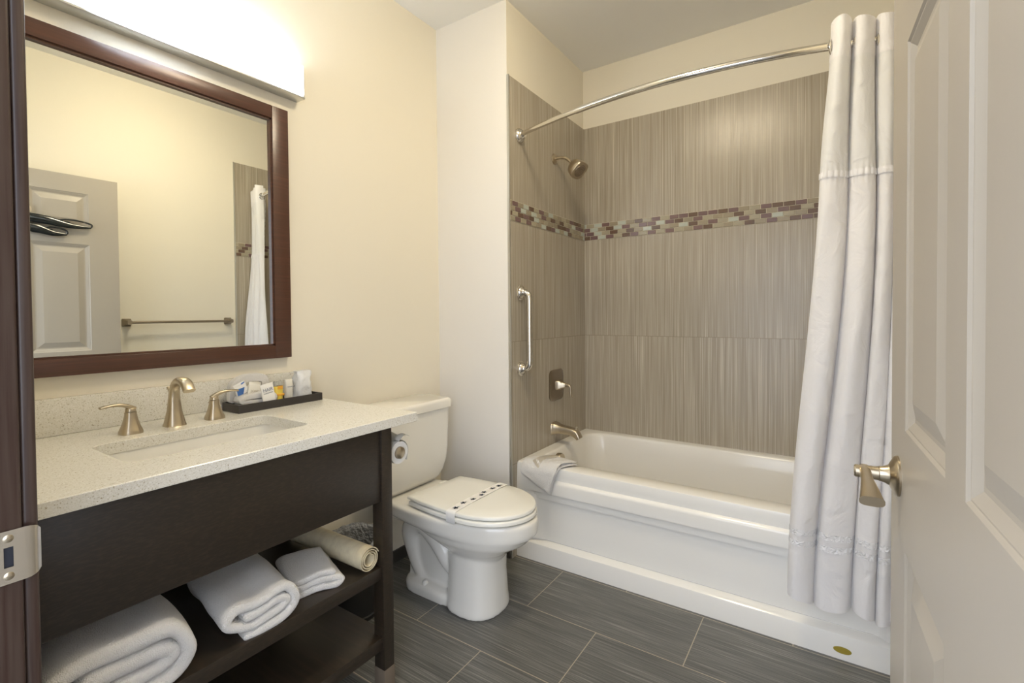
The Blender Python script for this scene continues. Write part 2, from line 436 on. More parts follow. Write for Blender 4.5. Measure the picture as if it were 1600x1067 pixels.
th = -.040
for (u0, a, u1, b) in ((0, DZ0, DW, DZ0), (DW, DZ0, DW, DZ1), (DW, DZ1, 0, DZ1), (0, DZ1, 0, DZ0)):
    quad(bm, [bm.verts.new(dp(*q)) for q in ((u0, a, 0), (u1, b, 0), (u1, b, th), (u0, a, th))])
quad(bm, [bm.verts.new(dp(*q, th)) for q in ((0, DZ0), (0, DZ1), (DW, DZ1), (DW, DZ0))])
bmesh.ops.remove_doubles(bm, verts=bm.verts, dist=1e-5)
obj('door_leaf', bm, m_door, door, smooth=8)
# lever handle
hs, hz = .075, .907; o = Vector(dp(hs, hz, 0)); nd = Vector((nv.x, nv.y, 0)); sd = Vector((dv.x, dv.y, 0))
hd = obj('lever_handle', bmesh.new(), m_nick, door)
bm = bmesh.new()
lathe(bm, o, nd, [(0, .033), (.003, .0335), (.006, .031), (.009, .025), (.013, .017), (.020, .0135), (.026, .0125), (.027, .0115), (.046, .0110)], 32)
p0 = o+nd*.046
pts = [p0-sd*.010, p0+sd*.010, p0+sd*.040-Vector((0, 0, .002)), p0+sd*.075-Vector((0, 0, .007)), p0+sd*.108-Vector((0, 0, .016))]
stube(bm, pts, [(.0085, .0105), (.0085, .0095), (.0085, .006), (.012, .006), (.0165, .0085)], 20, 8, sq=3, upv=nd)
lathe(bm, p0+nd*.004, nd, [(0, .0105), (.009, .0105), (.011, .009)], 20)
me = hd.data; bmesh.ops.translate(bm, verts=bm.verts, vec=-WL[door.name]); bmesh.ops.recalc_face_normals(bm, faces=bm.faces); bm.to_mesh(me); bm.free()
me.polygons.foreach_set('use_smooth', [True]*len(me.polygons)); me.set_sharp_from_angle(angle=math.radians(35))

# hook on the door and the two hangers seen in the mirror
hk = thing('coat_hook', 'rounded beige hook high on the panelled door, seen in the mirror', 'hook', dp(.40, 1.76, 0))
bm = bmesh.new(); lathe(bm, dp(.40, 1.765, 0), nd, [(0, .028), (.006, .028), (.010, .022)], 24); obj('base_plate', bm, m_beige, hk)
bm = bmesh.new(); o = Vector(dp(.40, 1.765, .008)); stube(bm, [o, o+nd*.018-Vector((0, 0, .006)), o+nd*.032+Vector((0, 0, .002)), o+nd*.036+Vector((0, 0, .018))], [.007, .006, .006, .009], 12); obj('prong', bm, m_beige, hk)
def hanger(z, tip, label):
    base = Vector(dp(.42, z, .022))
    t = thing('clothes_hanger', label, 'hanger', base, 'black hangers on the door hook')
    def q(s, h, d=0.): return base-sd*s+nd*d+Vector((0, 0, h))
    bm = bmesh.new()
    pts = [q(-tip*.75, -.012), q(-tip*.4, .008), q(0, .018), q(tip*.35, .012), q(tip*.7, -.006), q(tip, -.006)]
    stube(bm, pts, [(.007, .006), (.010, .020), (.012, .026), (.011, .024), (.009, .015), (.004, .005)], 12, 6, upv=nd)
    obj('shoulder_bar', bm, m_black, t)
    bm = bmesh.new(); stube(bm, [q(tip*.42, .006), q(tip*.62, .026), q(tip*.85, .024), q(tip*1.0, .012), q(tip*1.0, -.005)], [.0035, .0045, .0045, .005, .0045], 8)
    stube(bm, [q(tip*.58, .006), q(tip*.62, .014), q(tip*.68, .012), q(tip*.70, .0)], .002, 8); obj('notch_loop', bm, m_black, t)
    bm = bmesh.new(); stube(bm, [q(0, .02), q(0, .045), q(.010, .058), q(0, .072), q(-.012, .062)], .0022, 8); obj('hook_wire', bm, m_chro, t)
hanger(1.702, .290, 'upper glossy black clothes hanger with looped end, seen in the mirror')
hanger(1.652, .185, 'lower, shorter glossy black hanger hanging under the other one')

# ------------------------------------------------------------------ mirror
mr = thing('wall_mirror', 'large mirror in a wide dark brown wooden frame above the basin', 'mirror', (0, -.445, 1.026))
bm = bmesh.new(); Y0, Y1, Z0, Z1, wd, wh = -.89, 0, 1.027, 1.958, .063, .047
def plank(bm, y0, y1, z0, z1):
    box(bm, .001, .028, y0, y1, z0, z1, .002, 2)
plank(bm, Y0, Y0+wd, Z0, Z1); plank(bm, Y1-wd, Y1, Z0, Z1)
plank(bm, Y0+wd+.0004, Y1-wd-.0004, Z0, Z0+wh); plank(bm, Y0+wd+.0004, Y1-wd-.0004, Z1-wh, Z1)
yi0, yi1, zi0, zi1, lp = Y0+wd, Y1-wd, Z0+wh, Z1-wh, .006     # stepped inner lip
box(bm, .001, .021, yi0-.001, yi0+lp, zi0, zi1); box(bm, .001, .021, yi1-lp, yi1+.001, zi0, zi1)
box(bm, .001, .021, yi0, yi1, zi0-.001, zi0+lp); box(bm, .001, .021, yi0, yi1, zi1-lp, zi1+.001)
obj('frame', bm, m_woodf, mr, 30)
obj('glass', bx(.0015, .012, yi0+.001, yi1-.001, zi0+.001, zi1-.001), m_glass, mr, 0)

# ------------------------------------------------------------------ vanity light
vl = thing('vanity_light', 'glowing white vanity light with bowed glass above the mirror', 'light fixture', (0, -.42, 2.02))
FL, FR, fz = -.893, .053, 2.021
m_enam = mat('white_enamel', (.82, .82, .82), .25); m_bulb = emis('lit_bulb', (.80, .89, 1.0), 72.0)
obj('back_plate', bx(0, .014, FL, FR, fz, 2.140, bev=.002), m_enam, vl)
for y in (FL+.002, FR-.006): obj('end_plate', bx(.0145, .058, y, y+.004, fz+.002, 2.139, bev=.001), m_enam, vl)
for y in (-.75, -.44, -.10):
    bm = bmesh.new(); lathe(bm, (.034, y-.10, 2.082), (0, 1, 0), [(0, .010), (.006, .0145), (.195, .0145), (.2, .010)], 18); obj('bulb', bm, m_bulb, vl)
obj('bottom_rail', bx(.001, .056, FL-.002, FR+.002, fz-.006, fz+.001, bev=.001), mat('satin_chrome', (.62, .62, .60), .35, .9), vl)
for a, b in ((FL+.003, -.612), (-.268, FR-.003)):
    obj('flat_glass', bx(.050, .058, a, b, fz+.004, 2.138, bev=.002), m_lamp, vl)
bm = bmesh.new(); rings = []
for i in range(33):
    t = i/32; y = -.606+t*.332; w = math.sin(PI*t); x = .058+.115*w; zt = 2.130+.075*w; z0_ = fz+.006-.0*w
    rings.append([(x, y, z0_), (x+.004, y, (z0_+zt)/2), (x, y, zt), (x-.008, y, zt), (x-.004, y, (z0_+zt)/2), (x-.008, y, z0_)])
loft(bm, rings); obj('bowed_glass', bm, m_lamp, vl)
for y in (-.290, -.262, -.590, -.618):
    for z in (2.098,):
        bm = bmesh.new(); lathe(bm, (.058, y, z), (1, 0, 0), [(0, .0045), (.006, .0045), (.009, .002)], 14); obj('screw', bm, m_dnick, vl)
# ceiling lamp
cl = thing('ceiling_light', 'round warm flush ceiling lamp above the middle of the room', 'light fixture', (1.15, .20, H))
bm = bmesh.new(); lathe(bm, (1.15, .20, H), (0, 0, -1), [(0, .120), (.018, .120), (.022, .112)], 40); obj('base_ring', bm, m_nick, cl)
bm = bmesh.new(); lathe(bm, (1.15, .20, H-.022), (0, 0, -1), [(0, .112), (.012, .125), (.030, .128), (.046, .112), (.058, .08), (.064, .035), (.066, .001)], 40); obj('glass_dome', bm, m_clamp, cl)

# ------------------------------------------------------------------ vanity
vt = thing('vanity_cabinet', 'dark espresso wooden vanity console with two open shelves', 'vanity', (.3, -.44, 0))
VY0, VY1, VX = -.905, -.026, .600
def leg(x0, x1, y0, y1):
    o = obj('leg', bx(x0, x1, y0, y1, .085, .838, bev=.0015), m_wood, vt)
    obj('foot_cap', bx(x0-.001, x1+.001, y0-.001, y1+.001, 0, .087, bev=.0015), m_tan, o)
for x0, x1 in ((VX-.045, VX), (.012, .057)):
    for y0, y1 in ((VY1-.040, VY1), (VY0, VY0+.040)): leg(x0, x1, y0, y1)
obj('front_panel', bx(VX-.030, VX-.006, VY0+.041, VY1-.041, .612, .838, bev=.0015), m_wood, vt)
bm = bmesh.new(); box(bm, .058, VX-.046, VY1-.034, VY1-.012, .612, .838, .0015); obj('side_panel', bm, m_wood, vt)
bm = bmesh.new(); box(bm, .058, VX-.046, VY0+.012, VY0+.034, .612, .838, .0015); obj('side_panel', bm, m_wood, vt)
bm = bmesh.new(); box(bm, .02, VX-.008, VY0+.010, VY1-.010, .370, .408, .0015)
obj('shelf', bm, m_wood, vt)
bm = bmesh.new(); box(bm, .02, VX-.008, VY0+.010, VY1-.010, .150, .188, .0015)
obj('shelf', bm, m_wood, vt)
# counter with basin cut-out
CT, CB, CE, CX, CY0 = .868, .839, .065, .622, YF+.004
ct = thing('countertop', 'speckled off-white stone vanity top with a rectangular basin opening', 'countertop', (.3, -.42, CB))
sx0, sx1, sy0, sy1, sr = .232, .478, -.662, -.222, .030
bm = bmesh.new(); n_ = 7
def outer(z, ins=0):
    x0, x1, y0, y1 = .0+ins, CX-ins, CY0+ins, CE-ins; hx, hy = (sx0+sx1)/2, (sy0+sy1)/2
    ring = rrect(sx0, sx1, sy0, sy1, sr, z, n_); out = []
    for i, (px_, py_, _) in enumerate(ring):
        q = i//(n_+1); k = i % (n_+1); h = n_/2
        cx_, cy_ = ((x1, y1), (x0, y1), (x0, y0), (x1, y0))[q]
        if q in (0, 2): px2, py2 = (cx_, py_) if k < h else (px_, cy_)
        else: px2, py2 = (px_, cy_) if k < h else (cx_, py_)
        if k == 3 or k == 4: px2, py2 = cx_, cy_
        out.append((px2, py2, z))
    return out
hole = lambda z, e=0: rrect(sx0-e, sx1+e, sy0-e, sy1+e, sr+e, z, n_)
loft(bm, [hole(CB), hole(CT-.0015), hole(CT, .0015), outer(CT, .0015), outer(CT-.0015), outer(CB+.001), outer(CB, .001), hole(CB)], False, False)
bmesh.ops.remove_doubles(bm, verts=bm.verts, dist=1e-6)
obj('stone_slab', bm, m_quartz, ct, 35)
obj('backsplash', bx(.0, .020, CY0, CE-.001, CT+.0004, .968, bev=.0015), m_quartz, ct)
bm = bmesh.new()
R0 = lambda e, z, r: rrect(sx0-e, sx1+e, sy0-e, sy1+e, r, z, n_)
loft(bm, [R0(.012, CB-.0005, .035), R0(.003, CB-.0006, .032), R0(.002, CB-.012, .032), R0(-.004, CB-.06, .034), R0(-.014, CB-.110, .04), R0(-.035, CB-.135, .05), R0(-.075, CB-.142, .045)], False, True)
obj('sink_basin', bm, m_porc, ct)
# p-trap under the basin
pt = thing('drain_trap', 'white drain pipe with a bend hanging under the basin', 'pipe', (.2, -.44, .41))
bm = bmesh.new(); stube(bm, [(.355, -.44, .70), (.35, -.44, .64), (.30, -.44, .62), (.235, -.44, .61), (.215, -.44, .56), (.215, -.44, .48), (.20, -.44, .445), (.165, -.44, .432), (.13, -.44, .445), (.115, -.44, .49), (.09, -.44, .525), (.002, -.44, .53)], .021, 16); obj('bend', bm, m_pipe, pt)
for p, d in (((.215, -.44, .52), (0, 0, 1)), ((.02, -.44, .53), (1, 0, 0))):
    bm = bmesh.new(); lathe(bm, p, d, [(0, .026), (.022, .026)], 18); obj('nut', bm, m_pipe, pt)
sv = thing('supply_hose', 'pale supply hose hanging down behind the folded towels', 'hose', (.05, -.38, .41))
bm = bmesh.new(); stube(bm, [(.17, -.40, .80), (.175, -.40, .55), (.165, -.385, .43), (.12, -.37, .425), (.06, -.36, .46), (.02, -.36, .52)], .009, 12); obj('hose', bm, m_pipe, sv)
bm = bmesh.new(); lathe(bm, (.001, -.36, .52), (1, 0, 0), [(0, .022), (.004, .022), (.005, .010), (.04, .010)], 18); obj('shutoff_valve', bm, m_chro, sv)

# ------------------------------------------------------------------ basin tap
def fluted_base(bm, o, z0, prof, sq=3.2):
    rings = []
    for h, r in prof:
        ring = []
        for k in range(28):
            a = 2*PI*(k+.5)/28+PI/28; ca, sa = math.cos(a), math.sin(a)
            ca = math.copysign(abs(ca)**(2/sq), ca); sa = math.copysign(abs(sa)**(2/sq), sa)
            ring.append((o[0]+r*ca, o[1]+r*sa, z0+h))
        rings.append(ring)
    loft(bm, rings)
def tap_handle(y, side, label):
    t = thing('tap_handle', label, 'tap', (.155, y, CT), 'basin tap handles')
    bm = bmesh.new(); fluted_base(bm, (.155, y), CT, [(0, .0255), (.005, .0255), (.010, .024), (.022, .0195), (.036, .0155), (.050, .0128), (.058, .0125)]); obj('valve_base', bm, m_nick, t)
    bm = bmesh.new(); z = CT+.059
    fluted_base(bm, (.155, y), z, [(0, .0118), (.007, .0118), (.010, .010)], 2.6)
    stube(bm, [(.155, y-side*.008, z+.006), (.156, y+side*.006, z+.015), (.158, y+side*.022, z+.021), (.160, y+side*.043, z+.023), (.162, y+side*.068, z+.020)],
          [(.010, .007), (.009, .006), (.0075, .0045), (.007, .0035), (.0075, .003)], 14, 6, sq=3, upv=(1, 0, 0))
    obj('lever', bm, m_nick, t)
tap_handle(-.552, -1, 'brushed nickel tap handle left of the spout, lever pointing left')
tap_handle(-.338, 1, 'brushed nickel tap handle right of the spout, beside the black tray')
sp_ = thing('faucet_spout', 'tall arched brushed nickel spout behind the basin', 'faucet', (.160, -.445, CT))
bm = bmesh.new()
stube(bm, [(.150, -.445, CT), (.150, -.445, CT+.018), (.150, -.445, CT+.045), (.150, -.445, CT+.080), (.156, -.445, CT+.110), (.174, -.445, CT+.127), (.200, -.445, CT+.134), (.228, -.445, CT+.127), (.248, -.445, CT+.108)],
      [(.0275, .0275), (.022, .023), (.0155, .0175), (.0120, .0140), (.0105, .0125), (.0100, .0130), (.0100, .0150), (.0100, .0155), (.0085, .0155)], 24, 6, sq=3, upv=(1, 0, 0))
obj('spout', bm, m_nick, sp_)
bm = bmesh.new(); stube(bm, [(.128, -.445, CT+.085), (.118, -.445, CT+.100), (.112, -.445, CT+.108)], [.0025, .0035, .005], 10); obj('lift_rod', bm, m_nick, sp_)

# ------------------------------------------------------------------ tray with amenities
ty0, ty1, tx0, tx1 = -.262, .045, .040, .150
bm = bmesh.new()
r_o = lambda z, e=0: rrect(tx0+e, tx1-e, ty0+e, ty1-e, .002, z, 2)
loft(bm, [r_o(CT, 0), r_o(CT+.026), r_o(CT+.027, .001), r_o(CT+.027, .004), r_o(CT+.005, .005)], True, True)
tag(obj('amenity_tray', bm, m_tray), 'long black rectangular tray on the vanity top right of the basin', 'tray')
TZ = CT+.0055
def pouch(name, label, cat, cx, cy, w_, d_, h_, m, lean=0, seed=1, bulge=.5, parent=None, z=TZ, nz=.25):
    bm = bmesh.new(); rings = []
    for i in range(13):
        t = i/12; f = (math.sin(PI*min(max(t, .04), .96)))**bulge; wv = 1-.08*math.sin(PI*t)
        if nz and i in (0, 12): f = max(f, .55)
        ring = []
        for k in range(28):
            a = 2*PI*k/28; ca, sa = math.cos(a), math.sin(a); e = 2/3.2
            X = math.copysign(abs(ca)**e, ca)*d_/2*f; Y = math.copysign(abs(sa)**e, sa)*w_/2*wv
            n3 = noise.noise(Vector((X*40+seed, Y*40, t*5)))*nz*.02
            ring.append((cx+X+n3-lean*t, cy+Y+n3, z+h_*t))
        rings.append(ring)
    loft(bm, rings); o = obj(name, bm, m, parent, 60)
    if parent is None: tag(o, label, cat)
    return o
# folded washcloth pocket
def ribbon(name, path, t, org, e1, e2, ax, lens, m, parent=None, nz=.004, seed=0, msub=14, freq=14, taper=.0):
    """terry cloth: path in the plane (e1,e2), thickness t, swept along ax"""
    P2 = smooth_path([Vector((a, b, 0)) for a, b in path], 6); bm = bmesh.new(); org = Vector(org); e1, e2, ax = Vector(e1), Vector(e2), Vector(ax)
    L, Rr = [], []
    for i, p in enumerate(P2):
        d = (P2[min(i+1, len(P2)-1)]-P2[max(i-1, 0)]).normalized(); nn = Vector((-d.y, d.x, 0)); s = t/2
        if i in (0, len(P2)-1): s *= .4
        L.append(p+nn*s); Rr.append(p-nn*s)
    loop = L+Rr[::-1]; n_ = len(loop); rings = []
    ks = [0, .006, .02]+[.02+.96*(j+1)/msub for j in range(msub-1)]+[.98, .994, 1]
    for s in ks:
        edge = min(s, 1-s); rr = 0 if edge > .019 else (.018 if edge < .003 else .008); ring = []
        for q, p in enumerate(loop):
            c_ = P2[q] if q < len(P2) else P2[2*len(P2)-1-q]
            pp = p.lerp(c_, rr/.018*.7)
            ww = org+e1*pp.x*(1-taper*s)+e2*pp.y+ax*lens*s
            nn = Vector((noise.noise(ww*freq+Vector((seed, 0, 0))), noise.noise(ww*freq+Vector((0, seed+9, 0))), noise.noise(ww*freq+Vector((5, 0, seed)))))
            ring.append(ww+nn*nz)
        rings.append(ring)
    R_ = loft(bm, rings, False, False); h = len(P2)
    for R1 in (R_[0], R_[-1]):
        for i in range(h-1): quad(bm, (R1[i], R1[i+1], R1[n_-2-i], R1[n_-1-i]))
    return obj(name, bm, m, parent, 75)
def serp(w_, t, n_):          # layered folds, from the bottom up
    out = []; g = t*1.03
    for k in range(n_):
        z = t/2+k*g; a, b = (-w_/2, w_/2) if k % 2 == 0 else (w_/2, -w_/2)
        out += [(a+(b-a)*q, z) for q in (.06, .3, .6, .92)]
        if k < n_-1: out.append((b+math.copysign(t*.25, b), z+g/2))
    return out
def spiral(w_, t, turns):     # flat roll, outside in
    out = []; g = t*1.04; h = turns*2*g; n_ = turns*2
    for k in range(n_):
        j = k//2; z0 = t/2+j*g; z1 = h-t/2-j*g; hw = w_/2-j*g*.9
        if k % 2 == 0: out += [(-hw*.55+g*.0, z0), (0, z0), (hw*.75, z0), (hw+t*.1, (z0+z1)/2)]
        else: out += [(hw*.75, z1), (0, z1), (-hw*.75, z1)] + ([(-hw-t*.02, (z0+z1)/2+g*.3)] if k < n_-1 else [])
    return out
wc = thing('washcloth', 'small folded white washcloth pocket at the left end of the tray', 'washcloth', (.095, -.187, TZ))
ribbon('folded_cloth', [(-.052, .010), (-.03, .008), (.03, .008), (.056, .018), (.058, .034), (.03, .044), (-.035, .040), (-.05, .032), (-.04, .024), (.02, .024)], .016, (.068, -.187, TZ), (0, 1, 0), (0, 0, 1), (1, 0, 0), .060, m_terry, wc, nz=.006, seed=3)
ribbon('standing_fold', [(-.058, .02), (-.056, .06), (-.045, .082), (-.01, .098), (.03, .098), (.050, .085), (.052, .03)], .026, (.060, -.187, TZ), (0, 1, 0), (0, 0, 1), (1, 0, 0), .022, m_terry, wc, nz=.006, seed=5)
pouch('cloth_filling', '', '', .066, -.190, .085, .040, .072, m_terry, parent=wc, nz=.3, seed=12, bulge=.2)
def packet(name, label, cat, cx, cy, z, w_, h_, rot, m, yaw=0, th=.006):
    t = thing(name, label, cat, (cx, cy, z), 'toiletries on the black tray'); t['label'] = label
    Mw = Matrix.Translation((cx, cy, z)) @ Matrix.Rotation(yaw, 4, 'Z') @ Matrix.Rotation(rot, 4, 'X')
    bm = bmesh.new(); rings = []
    for i in range(9):
        q = i/8; f = max(.12, math.sin(PI*q)**.5); rings.append([tuple(Mw @ Vector((X*f, Y, h_*q))) for X, Y in ((-th/2, -w_/2), (-th/2, w_/2), (0, w_/2+.001), (th/2, w_/2), (th/2, -w_/2), (0, -w_/2-.001))])
    loft(bm, rings); obj('sachet', bm, m, t, 50)
    return t, Mw
FACE = Matrix(((0, 0, 1, 0), (1, 0, 0, 0), (0, 1, 0, 0), (0, 0, 0, 1)))   # text plane facing +x
t, Mw = packet('soap_packet', 'small white packet with a blue printed corner tucked in the washcloth', 'packet', .098, -.222, TZ+.048, .040, .042, .35, m_white, .1)
bm = bmesh.new(); vs = [Mw @ Vector(q) for q in ((.0042, -.019, .004), (.0042, .0, .002), (.0042, .012, .022), (.0042, -.016, .026))]
quad(bm, [bm.verts.new(v) for v in vs]); bmesh.ops.solidify(bm, geom=bm.faces[:], thickness=.0006); obj('printed_corner', bm, m_blue, t, 0)
bm = bmesh.new(); vs = [Mw @ Vector(q) for q in ((.0036, .004, .034), (.0036, .016, .036), (.0036, .018, .040), (.0036, .006, .039))]
quad(bm, [bm.verts.new(v) for v in vs]); bmesh.ops.solidify(bm, geom=bm.faces[:], thickness=.0006); obj('printed_edge', bm, m_blue, t, 0)
t, Mw = packet('lotion_packet', 'cream coloured packet between the blue one and the hair packet', 'packet', .104, -.190, TZ+.042, .040, .044, -.15, mat('ivory_paper', (.80, .77, .68), .6), .05)
text('print', 'SOAP', .011, m_beige, t, Mw @ Matrix.Translation((.0042, 0, .010)) @ FACE)
t, Mw = packet('hair_packet', 'white packet with grey HAIR lettering leaning on the washcloth', 'packet', .152, -.153, TZ+.003, .044, .078, .16, m_white, .05)
m = Matrix.Translation((-.035, 0, 0))
for ch in t.children: ch.location.x = 0
t.location.x -= .012
text('print', 'HAIR', .016, m_grey, t, Mw @ Matrix.Translation((.0042, 0, .052)) @ FACE)
text('print', 'CONDITIONING', .0045, m_grey, t, Mw @ Matrix.Translation((.0042, 0, .044)) @ FACE)
t = thing('yellow_tube', 'small yellow gel tube standing in the tray', 'tube', (.098, -.098, TZ), 'toiletries on the black tray')
bm = bmesh.new(); rings = []
for h, a, b in ((0, .013, .013), (.004, .014, .014), (.03, .015, .013), (.06, .017, .008), (.078, .019, .002)):
    rings.append([(.098+b*math.cos(2*PI*k/20), -.098+a*math.sin(2*PI*k/20), TZ+h) for k in range(20)])
loft(bm, rings[:4]); obj('body', bm, m_yel, t)
bm = bmesh.new(); loft(bm, rings[3:]); obj('crimped_end', bm, m_clear, t)
obj('label_print', bx(.1095, .1115, -.107, -.089, TZ+.050, TZ+.062), m_orange, t)
obj('label_band', bx(.1050, .1115, -.114, -.082, TZ+.026, TZ+.034, bev=.002), m_orange, t)
t = thing('lotion_bottle', 'little cream coloured bottle between the yellow tube and the wrapped cup', 'bottle', (.085, -.048, TZ), 'toiletries on the black tray')
pouch('body', '', '', .085, -.052, .030, .024, .078, mat('cream_bottle', (.82, .79, .70), .35), parent=t, nz=0, bulge=.18)
text('print', 'SHAMPOO', .006, m_grey, t, Matrix.Translation((.0978, -.048, TZ+.05)) @ FACE)
pouch('wrapped_cup', 'drinking cup in frosted plastic wrap at the right end of the tray', 'cup', .093, -.002, .062, .056, .106, m_wrap, seed=8, bulge=.16, nz=.35)['group'] = 'toiletries on the black tray'

# ------------------------------------------------------------------ towels and mat on the shelf
SZ = .4085
def rot2(a): return (math.cos(a), math.sin(a), 0), (-math.sin(a), math.cos(a), 0)
ax, ey = rot2(-.10)
o = ribbon('bath_towel', spiral(.225, .0325, 2)[::-1], .0325, (.16, -.672, SZ), ey, (0, 0, 1), ax, .43, m_terry, nz=.012, seed=1, freq=9)
tag(o, 'largest folded white bath towel at the left end of the shelf', 'towel', 'folded towels on the vanity shelf')
ax, ey = rot2(-.14)
o = ribbon('hand_towel', spiral(.165, .0225, 2)[::-1], .0225, (.30, -.390, SZ), ey, (0, 0, 1), ax, .29, m_terry, nz=.010, seed=2, freq=10)
tag(o, 'medium folded white hand towel in the middle of the shelf', 'towel', 'folded towels on the vanity shelf')
ax, ey = rot2(-.30)
o = ribbon('face_towel', serp(.122, .018, 3), .018, (.395, -.207, SZ), ey, (0, 0, 1), ax, .165, m_terry, nz=.010, seed=4, freq=12)
tag(o, 'smallest folded white face towel beside the rolled mat', 'towel', 'folded towels on the vanity shelf')
# rolled mat
bm = bmesh.new(); a = Vector((.585, -.1045, SZ+.0375)); b = Vector((.13, -.110, SZ+.0375)); d = (b-a).normalized(); u, v = frame_of(d); sp2 = []
for i in range(90):
    th_ = i/89*2*PI*3.1; r = .017+i/89*.0205; sp2.append((r, th_+2.2))
rings = []
for s in (0, .25, .5, .75, 1):
    base = a.lerp(b, s); o_ = [base+(u*math.cos(t)+v*math.sin(t))*r for r, t in sp2]; i_ = [base+(u*math.cos(t)+v*math.sin(t))*(r-.0022) for r, t in sp2]
    rings.append(o_+i_[::-1])
R_ = loft(bm, rings, False, False)
for q in (R_[0], R_[-1]):
    for i in range(89): quad(bm, (q[i], q[i+1], q[178-i], q[179-i]))
tag(obj('rolled_bath_mat', bm, m_mat, smooth=50), 'rolled cream rubber bath mat on the right end of the shelf', 'bath mat')

# ------------------------------------------------------------------ toilet paper on the vanity side
tp = thing('toilet_paper', 'partly used toilet paper roll on the right side of the vanity', 'toilet paper', (.53, .022, .735))
o = Vector((.578, .026, .738)); bm = bmesh.new()
rr = [(0, .020), (0, .036), (-.095, .036), (-.095, .020), (0, .020)]
lathe(bm, o, (1, 0, 0), rr, 30, cap=False); obj('paper_roll', bm, m_white, tp)
bm = bmesh.new(); lathe(bm, o+Vector((.0005, 0, 0)), (1, 0, 0), [(0, .0195), (-.096, .0195), (-.096, .018), (0, .018), (0, .0195)], 24, cap=False); obj('core', bm, m_card, tp)
bm = bmesh.new(); p = [(.5, .066, -.0), (.5, .0665, -.03), (.5, .064, -.065)]
G = [[bm.verts.new((x, .026+.0405*math.sin(t) if t < PI/2 else .0665-.01*(t-PI/2), .738+(.0405*math.cos(t) if t < PI/2 else -.05*(t-PI/2)))) for t in [k*.2 for k in range(12)]] for x in (.484, .53, .577)]
for i in range(2):
    for j in range(11): quad(bm, (G[i][j], G[i+1][j], G[i+1][j+1], G[i][j+1]))
bmesh.ops.solidify(bm, geom=bm.faces[:], thickness=.0008); obj('loose_sheet', bm, m_white, tp)
bm = bmesh.new()
G = [[bm.verts.new((x+.004*math.sin(t*3), .042+.030*math.sin(t-1.1), .776+.016*math.cos((t-1.1)*1.4)+.005*math.sin(x*90))) for t in [k*.25 for k in range(9)]] for x in (.50, .52, .545, .57, .588)]
for i in range(4):
    for j in range(8): quad(bm, (G[i][j], G[i+1][j], G[i+1][j+1], G[i][j+1]))
bmesh.ops.solidify(bm, geom=bm.faces[:], thickness=.001); obj('folded_tip', bm, m_white, tp)
th_ = thing('paper_holder', 'metal toilet paper holder fixed to the vanity side', 'holder', (.47, -.01, .738))
bm = bmesh.new(); lathe(bm, (.455, -.026, .738), (0, 1, 0), [(0, .022), (.006, .022), (.010, .012), (.052, .010)], 20); stube(bm, [(.455, .026, .738), (.52, .026, .738), (.580, .026, .738)], [.010, .010, .010], 14); lathe(bm, (.579, .026, .738), (1, 0, 0), [(0, .0185), (.006, .0185), (.008, .016)], 24); obj('arm', bm, m_nick, th_)

# ------------------------------------------------------------------ trash can
tc_ = thing('trash_can', 'black round trash can with crinkled liner behind the vanity leg', 'trash can', (.165, .16, 0))
bm = bmesh.new(); cx, cy = .165, .165
lathe(bm, (cx, cy, 0), (0, 0, 1), [(0, .088), (.004, .092), (.02, .094), (.024, .091), (.29, .113), (.296, .117), (.300, .115), (.298, .110), (.02, .088), (.012, .001)], 40); obj('bin', bm, m_can, tc_)
bm = bmesh.new(); rings = []
for i, (h, r) in enumerate([(.225, .1165), (.245, .1175), (.27, .1185), (.29, .1200), (.306, .1205), (.312, .115), (.300, .107), (.26, .102), (.2, .098)]):
    rings.append([(cx+(r+.0035*noise.noise(Vector((k*.9, i*.8, 3))))*math.cos(2*PI*k/64), cy+(r+.0035*noise.noise(Vector((k*.9, i*.8, 3))))*math.sin(2*PI*k/64), h+.010*noise.noise(Vector((k*.35, i*.3, 0)))) for k in range(64)])
loft(bm, rings, False, False); obj('liner', bm, m_liner, tc_, 20)

# ------------------------------------------------------------------ toilet
TY = .487
tl = thing('toilet', 'white two-piece toilet beside the bathtub with the lid down', 'toilet', (.4, TY, 0))
def egg(x0, x1, hw, z, back=.55, n_=40, xb=None):
    """plan outline: rounded nose at x1, flat back at x0 of half width hw*back"""
    out = []; xc = x0+(x1-x0)*.56
    for k in range(n_):
        a = -PI/2+PI*k/(n_-1); out.append((xc+(x1-xc)*math.cos(a), TY+hw*math.sin(a), z))
    m_ = 12
    for k in range(1, m_):
        t = k/m_; out.append((xc+(x0-xc)*t, TY+hw*(1-(1-back)*t**2.2), z))
    for k in range(m_, 0, -1):
        t = k/m_; out.append((xc+(x0-xc)*t, TY-hw*(1-(1-back)*t**2.2), z))
    return out
def ell(cx_, rx, ry, z, n_=40, sq=2.4):
    out = []
    for k in range(n_):
        a = 2*PI*k/n_; ca, sa = math.cos(a), math.sin(a); e = 2/sq
        out.append((cx_+rx*math.copysign(abs(ca)**e, ca), TY+ry*math.copysign(abs(sa)**e, sa), z))
    return out
bm = bmesh.new()
loft(bm, [egg(.10, .800, .178, .330, .62), egg(.06, .806, .183, .345, .68), egg(.03, .808, .185, .385, .70), egg(.03, .805, .182, .394, .70), egg(.035, .797, .174, .398, .70)])   # rim and deck
bx_ = [(.215, .42, .655, .098), (.24, .40, .672, .112), (.27, .34, .715, .138), (.30, .27, .765, .162), (.335, .16, .797, .176)]
loft(bm, [ell((a+b)/2, (b-a)/2, h, z, sq=2.2) for z, a, b, h in bx_])                                        # bowl underside
loft(bm, [ell(.535, .122, .120, .0), ell(.535, .124, .122, .012), ell(.535, .120, .116, .05), ell(.535, .114, .109, .15), ell(.535, .116, .108, .24), ell(.53, .13, .11, .28)])      # front column
